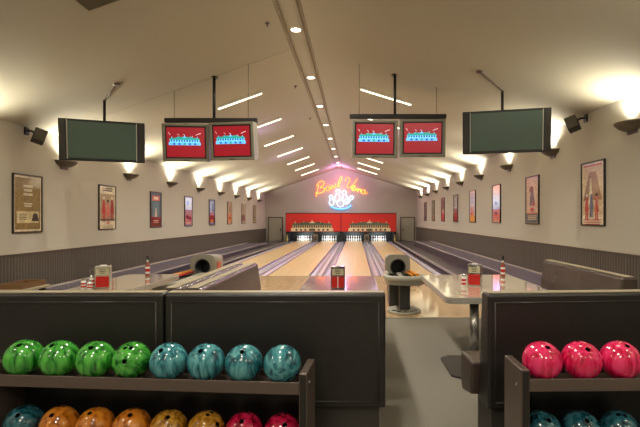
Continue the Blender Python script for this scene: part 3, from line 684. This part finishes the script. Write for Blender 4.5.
bench('booth_bench', 'black vinyl booth bench in the centre, behind the last three teal balls', (-1.235, BY, 0), 0, 1.43, M['vinyl'], sx=(.67, 1.43))
bench('booth_bench', 'black vinyl booth bench behind the pink balls', (.85, 2.90, 0), R(4), 1.32, M['vinyl'], seat_d=.30, sx=(-.05, 1.32))
# long benches running towards the lanes; rz = -90 turns the seat to +x, +90 turns it to -x
bench('booth_bench', 'long bench with brown vinyl back facing the mauve table', (-1.2, 4.98, 0), R(-90), 1.83, M['leather'], rake=.1)
bench('booth_bench', 'long bench backed against its brown neighbour, facing the left table', (-1.225, 3.15, 0), R(90), 1.83, M['leather'], rake=.1)
bench('booth_bench', 'long glossy brown vinyl bench beside the cream table, below the right wall', (2.34, 3.75, 0), R(90), 1.6, M['leather'], rake=.08)

# ------------------------------------------------------------------ tables
def table(label, x0, x1, y0, y1, top, px, py, edge=mat('satin_metal', (222, 218, 208), .3, metal=.45), zt=.75):
    t = thing('booth_table', label, 'table', (px, py, 0))
    r_ = .09; pts = []
    for cx, cy, a0 in ((x1 - r_, y1 - r_, 0), (x0 + r_, y1 - r_, 90), (x0 + r_, y0 + r_, 180), (x1 - r_, y0 + r_, 270)):
        for k in range(6): pts.append((cx + r_ * math.cos(R(a0 + 18 * k)) - px, cy + r_ * math.sin(R(a0 + 18 * k)) - py, zt - .004))
    MB().prism([(a, b, zt - .003) for a, b, c in pts], (0, 0, .003)).build('tabletop', top, t)
    m_ = MB(); cx, cy = (x0 + x1) / 2 - px, (y0 + y1) / 2 - py
    g = lambda e, z: [(a + (.006 * e if a > cx else -.006 * e), b + (.006 * e if b > cy else -.006 * e), z) for a, b, c in pts]
    m_.prism(g(1, zt - .062), (0, 0, .057)).build('metal_edge', edge, t)
    mm_ = MB()
    for k in range(3): mm_.tube([(a, b, zt - .014 - .017 * k) for a, b, c in g(1.4, 0)], .003, 4, closed=True)
    mm_.build('edge_ribs', mat('rib_metal', (150, 146, 138), .3, metal=.5), t)
    MB().tube([(0, 0, .02), (0, 0, zt - .07)], .046, 18).build('column', mat('column_metal', (190, 186, 178), .22, metal=.8), t)
    MB().box(-.14, .14, -.14, .14, zt - .08, zt - .063).build('top_bracket', M['black'], t)
    MB().prism([(-.29, -.27, 0), (-.2, -.35, 0), (.2, -.35, 0), (.29, -.27, 0), (.29, .27, 0), (.2, .35, 0), (-.2, .35, 0), (-.29, .27, 0)], (0, 0, .018)).build('base_plate', M['steel_d'], t, .004)
    return t
table('mauve laminate table with a single red napkin dispenser, behind the centre booth', -.60, .24, 3.62, 5.9, M['tabletop'], -.18, 4.75)
table('pale tan laminate table behind the green balls booth', -3.08, -2.38, 3.62, 6.15, mat('laminate_tan', (168, 152, 130), .12, coat=.6, var=(25, .06)), -2.73, 4.9)
table('cream laminate table with ribbed metal edge on a chrome column', .88, 2.04, 4.33, 6.1, M['tabletop2'], 1.2, 4.58)
# low pale counter with tray at far left
t = thing('side_table', 'pale low side table carrying a brown tray, at the frame edge by the left wall', 'table', (-4.2, 5.0, 0))
MB().box(-.55, .5, -.55, .5, .68, .71).build('tabletop', M['tan'], t, .008)
for sx in (-1, 1):
    for sy_ in (-1, 1): MB().box(sx * .44 - .025, sx * .44 + .025, sy_ * .44 - .025, sy_ * .44 + .025, 0, .68).build('leg', M['steel_d'], t)
t = thing('serving_tray', 'brown wooden tray lying on the pale side table', 'tray', (-3.87, 5.28, .71))
MB().box(-.13, .13, -.2, .2, 0, .01).build('tray_base', mat('tray_wood', (120, 88, 58), .4), t)
MB().box(-.13, .13, -.2, -.18, .01, .06).box(-.13, .13, .18, .2, .01, .06).box(-.13, -.115, -.18, .18, .01, .06).box(.115, .13, -.18, .18, .01, .06).build('tray_wall', mat('tray_wood', (120, 88, 58), .4), t)

# ------------------------------------------------------------------ things on the tables
def dispenser(label, loc, rz, k=0):
    t = thing('napkin_dispenser', label, 'napkin dispenser', loc, (0, 0, rz), group='napkin dispensers on the tables')
    w_, d_, h_ = .076, .06, .24
    cs = MB().box(-w_, w_, -d_, d_, 0, h_).build('casing', M['chrome'] if k else mat('dispenser_metal', (200, 194, 176), .25, metal=.5), t, .01, 3)
    MB().box(-w_ + .012, w_ - .012, -d_ - .003, -d_ + .001, .012, .13).build('red_panel', M['redp'], t, .002)
    if k == 2: MB().box(-.004, .004, -d_ - .005, -d_, .012, .13).build('panel_divider', M['white'], t)
    MB().box(-w_ + .014, w_ - .014, -d_ - .002, -d_ + .001, .145, .215).build('window', mat('dispenser_window', (190, 182, 150), .3), cs)
    m_ = MB()
    for a in range(3): m_.box(-.035 + .006 * a, .03 - .004 * a, -d_ - .004, -d_ - .002, .198 - .018 * a, .204 - .018 * a)
    m_.build('lettering', M['grey_dk'], cs)
    MB().box(-.03, .03, -.02, .02, h_, h_ + .008).build('napkins', M['white'], t)
def jar(label, loc, h=.11, col='redp', two=True):
    t = thing('condiment_shaker', label, 'condiment shaker', loc, group='shakers on the tables')
    bd = MB().lathe([(0, 0), (.024, 0), (.026, .006), (.026, h * .75), (.02, h * .82)], seg=18).build('body', M['white'], t)
    MB().lathe([(.0268, h * .2), (.0268, h * .62)], seg=18).build('label_band', M[col], bd)
    MB().lathe([(.0272, h * .36), (.0272, h * .46)], seg=18).build('label_stripe', M['white'] if two else M['grey_dk'], bd)
    MB().lathe([(.021, h * .78), (.021, h * .95), (.012, h), (0, h)], seg=18).build('cap', M['chrome'], t)
def bottle(label, loc):
    t = thing('sauce_bottle', label, 'bottle', loc, group='sauce bottles on the tables')
    bd = MB().lathe([(0, 0), (.026, 0), (.028, .01), (.028, .13), (.022, .155), (.011, .18), (.01, .215)], seg=18).build('body', mat('sauce_glass', (150, 62, 36), .12, coat=.6), t)
    MB().lathe([(.0288, .03), (.0288, .12)], seg=18).build('label_wrap', M['white'], bd)
    MB().lathe([(.0292, .055), (.0292, .095)], seg=18).build('label_band', M['redp'], bd)
    MB().lathe([(.011, .175), (.0115, .215)], seg=14).build('neck_foil', M['white'], bd)
    MB().lathe([(.013, .21), (.013, .26), (.009, .268), (0, .268)], seg=14).build('cap', M['black'], t)
dispenser('red-fronted napkin dispenser alone on the mauve table', (-.19, 4.93, .75), 0, 2)
dispenser('cream and red napkin dispenser on the tan table', (-2.755, 4.95, .75), R(20), 0)
dispenser('metal napkin dispenser with red front on the cream table', (1.35, 5.12, .75), R(-22), 1)
jar('red and white shaker in front of the wire menu holder, tan table', (-2.90, 4.83, .75), .115)
jar('squat red-labelled shaker against the dispenser on the tan table', (-2.82, 4.81, .75), .1)
jar('taller red and white shaker left of the dispenser on the tan table', (-2.87, 4.93, .75), .14)
jar('slim red-banded shaker beside the dispenser on the cream table', (1.19, 4.98, .75), .15)
t = thing('wire_holder', 'empty wire menu holder behind the shakers on the tan table', 'menu holder', (-2.92, 5.06, .75))
MB().tube([(-.045, 0, .0), (-.045, 0, .185), (.045, 0, .185), (.045, 0, 0)], .004, 6).build('wire_hoop', M['chrome'], t)
MB().box(-.05, .05, -.04, .04, 0, .006).build('foot', M['chrome'], t)
bottle('red sauce bottle with white and red wrapper at the far end of the tan table', (-2.755, 6.0, .75))
bottle('red sauce bottle with white and red wrapper at the far end of the cream table', (1.93, 5.93, .75))
t = thing('ashtray_saucer', 'small dark saucer', 'saucer') if False else None

# ------------------------------------------------------------------ bowling balls and racks
def rack(label, loc, rz, x0, x1, dz=0):
    # local: y = 0 under the ball centres, x0..x1 inner span
    t = thing('ball_rack', label, 'ball rack', loc, (0, 0, rz), group='bowling ball racks')
    for xx in (x0 - .046, x1):
        e = MB().box(xx, xx + .046, -.1, .17, 0, .65 + dz); e.build('end_panel', M['steel'], t, .006)
        MB().box(xx + .006, xx + .040, -.103, -.1, .02, .64 + dz).build('panel_edge', M['steel_d'], t)
        s = -1 if xx < x0 else 1
        xs = xx + (.046 if s > 0 else 0)
        for zz in (.58, .2): MB().tube([(xs, -.03, zz), (xs + s * .006, -.03, zz)], .012, 10).build('bolt', M['chrome'], t)
    for z in (.56 + dz, .167 + dz):
        MB().box(x0, x1, -.085, .15, z - .03, z - .003).build('shelf', mat('shelf_brown', (76, 62, 56), .35, metal=.2), t)
        MB().box(x0, x1, -.098, -.085, z - .03, z + .038).build('front_rail', M['steel'], t, .003)
        MB().box(x0, x1, .12, .132, z - .003, z + .03).build('rear_rail', M['steel'], t)
    MB().box(x0, x1, .15, .165, .1, .5).build('back_panel', M['black'], t)
    MB().box(x0, x1, -.06, .14, 0, .08).build('kick_plate', M['black'], t)
LRK = ((-.42, 2.60, 0), R(-4.3)); SP = .2245
rack('bronze steel ball rack holding green and teal balls above orange ones', LRK[0], LRK[1], -7 * SP - .125, .116)
RRK = ((1.05, 2.55, 0), R(1.0)); SPR = .2223
rack('bronze steel ball rack holding the pink balls above dark teal ones', RRK[0], RRK[1], -.1095, 7 * SPR + .125, .035)

def ball_mesh():
    bm = bmesh.new(); bmesh.ops.create_uvsphere(bm, u_segments=64, v_segments=40, radius=.108)
    for f in bm.faces: f.smooth = True
    me = bpy.data.meshes.new('bowling_ball'); bm.to_mesh(me); bm.free()
    me.materials.append(M['white']); me.materials.append(M['black'])
    o = bpy.data.objects.new('tmp_ball', me); C.objects.link(o)
    cut = bmesh.new()
    for (px_, py_, r_) in ((-.017, .035, .0115), (.017, .035, .0115), (0, -.045, .0135)):
        d = Vector((px_, py_, math.sqrt(.108 ** 2 - px_ ** 2 - py_ ** 2))).normalized()
        mt = Matrix.Translation(d * .1) @ d.to_track_quat('Z', 'Y').to_matrix().to_4x4()
        bmesh.ops.create_cone(cut, cap_ends=True, segments=20, radius1=r_, radius2=r_, depth=.06, matrix=mt)
    for f in cut.faces: f.material_index = 1
    mc = bpy.data.meshes.new('cut'); cut.to_mesh(mc); cut.free(); mc.materials.append(M['white']); mc.materials.append(M['black'])
    oc = bpy.data.objects.new('tmp_cut', mc); C.objects.link(oc)
    b = o.modifiers.new('b', 'BOOLEAN'); b.object = oc; b.operation = 'DIFFERENCE'; b.solver = 'EXACT'
    dg = bpy.context.evaluated_depsgraph_get(); dg.update()
    res = bpy.data.meshes.new_from_object(o.evaluated_get(dg)); res.name = 'bowling_ball'
    bpy.data.objects.remove(o); bpy.data.objects.remove(oc)
    return res
BM_ = ball_mesh()
BC = dict(
    green=marble('ball_green', (18, 84, 24), (48, 140, 44), (86, 178, 66)),
    teal=marble('ball_teal', (16, 68, 80), (44, 118, 130), (92, 162, 166)),
    dteal=marble('ball_dark_teal', (8, 34, 42), (22, 74, 86), (52, 108, 118)),
    orange=marble('ball_orange', (140, 74, 16), (192, 110, 26), (216, 138, 44)),
    gold=marble('ball_gold', (116, 76, 16), (166, 112, 30), (196, 146, 54)),
    crimson=marble('ball_crimson', (110, 4, 34), (170, 12, 52), (200, 34, 80)),
    pink=marble('ball_pink', (176, 8, 56), (214, 20, 80), (236, 52, 112)))
def ball(rk, lx, z, col, tilt, yaw, label, grp):
    o = bpy.data.objects.new('bowling_ball', BM_); C.objects.link(o)
    o.material_slots[0].link = 'OBJECT'; o.material_slots[0].material = BC[col]
    a = rk[1]; o.location = (rk[0][0] + lx * math.cos(a), rk[0][1] + lx * math.sin(a), z)
    o.rotation_euler = (Matrix.Rotation(R(yaw), 3, 'Z') @ Matrix.Rotation(R(tilt), 3, 'X')).to_euler()
    tag(o, label, 'bowling ball', grp)
gt, gl, gp, gq = 'balls on the top shelf of the long rack', 'balls on the lower shelf of the long rack', 'pink balls on the top shelf', 'dark teal balls on the lower shelf'
top = [('green', 8, 10, 'marbled green bowling ball, first on the top shelf at the frame edge'),
       ('green', 6, -14, 'marbled green bowling ball, second on the top shelf, streaks fanning from its hole'),
       ('green', 12, 8, 'marbled green bowling ball, third on the top shelf, left of the one showing three holes'),
       ('green', 52, 4, 'marbled green bowling ball showing three finger holes, next to the first teal ball'),
       ('teal', 16, -16, 'marbled teal bowling ball touching the green ball with three holes'),
       ('teal', 14, -10, 'marbled teal bowling ball, second teal one on the top shelf'),
       ('teal', 14, 4, 'marbled teal bowling ball, third teal one on the top shelf, hole near its top'),
       ('teal', -60, 10, 'marbled teal bowling ball beside the rack end panel, no holes showing')]
for i, (c, tl, yw, lb) in enumerate(top): ball(LRK, -(7 - i) * SP, .668, c, tl, yw, lb, gt)
low = [('dteal', 18, 10, 'dark teal bowling ball on the lower shelf, left of the orange ones'),
       ('orange', 14, -4, 'orange bowling ball on the lower shelf next to the dark teal ball'),
       ('orange', 2, -10, 'orange bowling ball on the lower shelf between two other bright orange balls'),
       ('orange', 4, 15, 'orange bowling ball on the lower shelf beside the first golden ball'),
       ('gold', 8, 16, 'golden brown bowling ball on the lower shelf touching the orange balls'),
       ('gold', 36, 60, 'golden brown bowling ball on the lower shelf beside a crimson ball'),
       ('crimson', 12, 2, 'crimson bowling ball on the lower shelf beside the golden balls'),
       ('crimson', 20, 20, 'crimson bowling ball on the lower shelf at the rack end panel')]
for i, (c, tl, yw, lb) in enumerate(low): ball(LRK, -(7 - i) * SP, .274, c, tl, yw, lb, gl)
rt = [(8, 8, 'pink bowling ball on the top shelf nearest the end panel of the rack'), (16, 2, 'pink bowling ball in the middle of the three pink ones'), (4, 12, 'pink bowling ball cut by the frame edge, farthest from the end panel')]
for i, (tl, yw, lb) in enumerate(rt): ball(RRK, i * SPR, .703, 'pink', tl, yw, lb, gp)
rl = [(12, 10, 'dark teal bowling ball under the pink ball nearest the end panel'), (14, 0, 'dark teal bowling ball under the middle pink ball'), (40, -20, 'dark teal bowling ball under the pink ball cut by the frame')]
for i, (tl, yw, lb) in enumerate(rl): ball(RRK, i * SPR, .309, 'dteal', tl, yw, lb, gq)
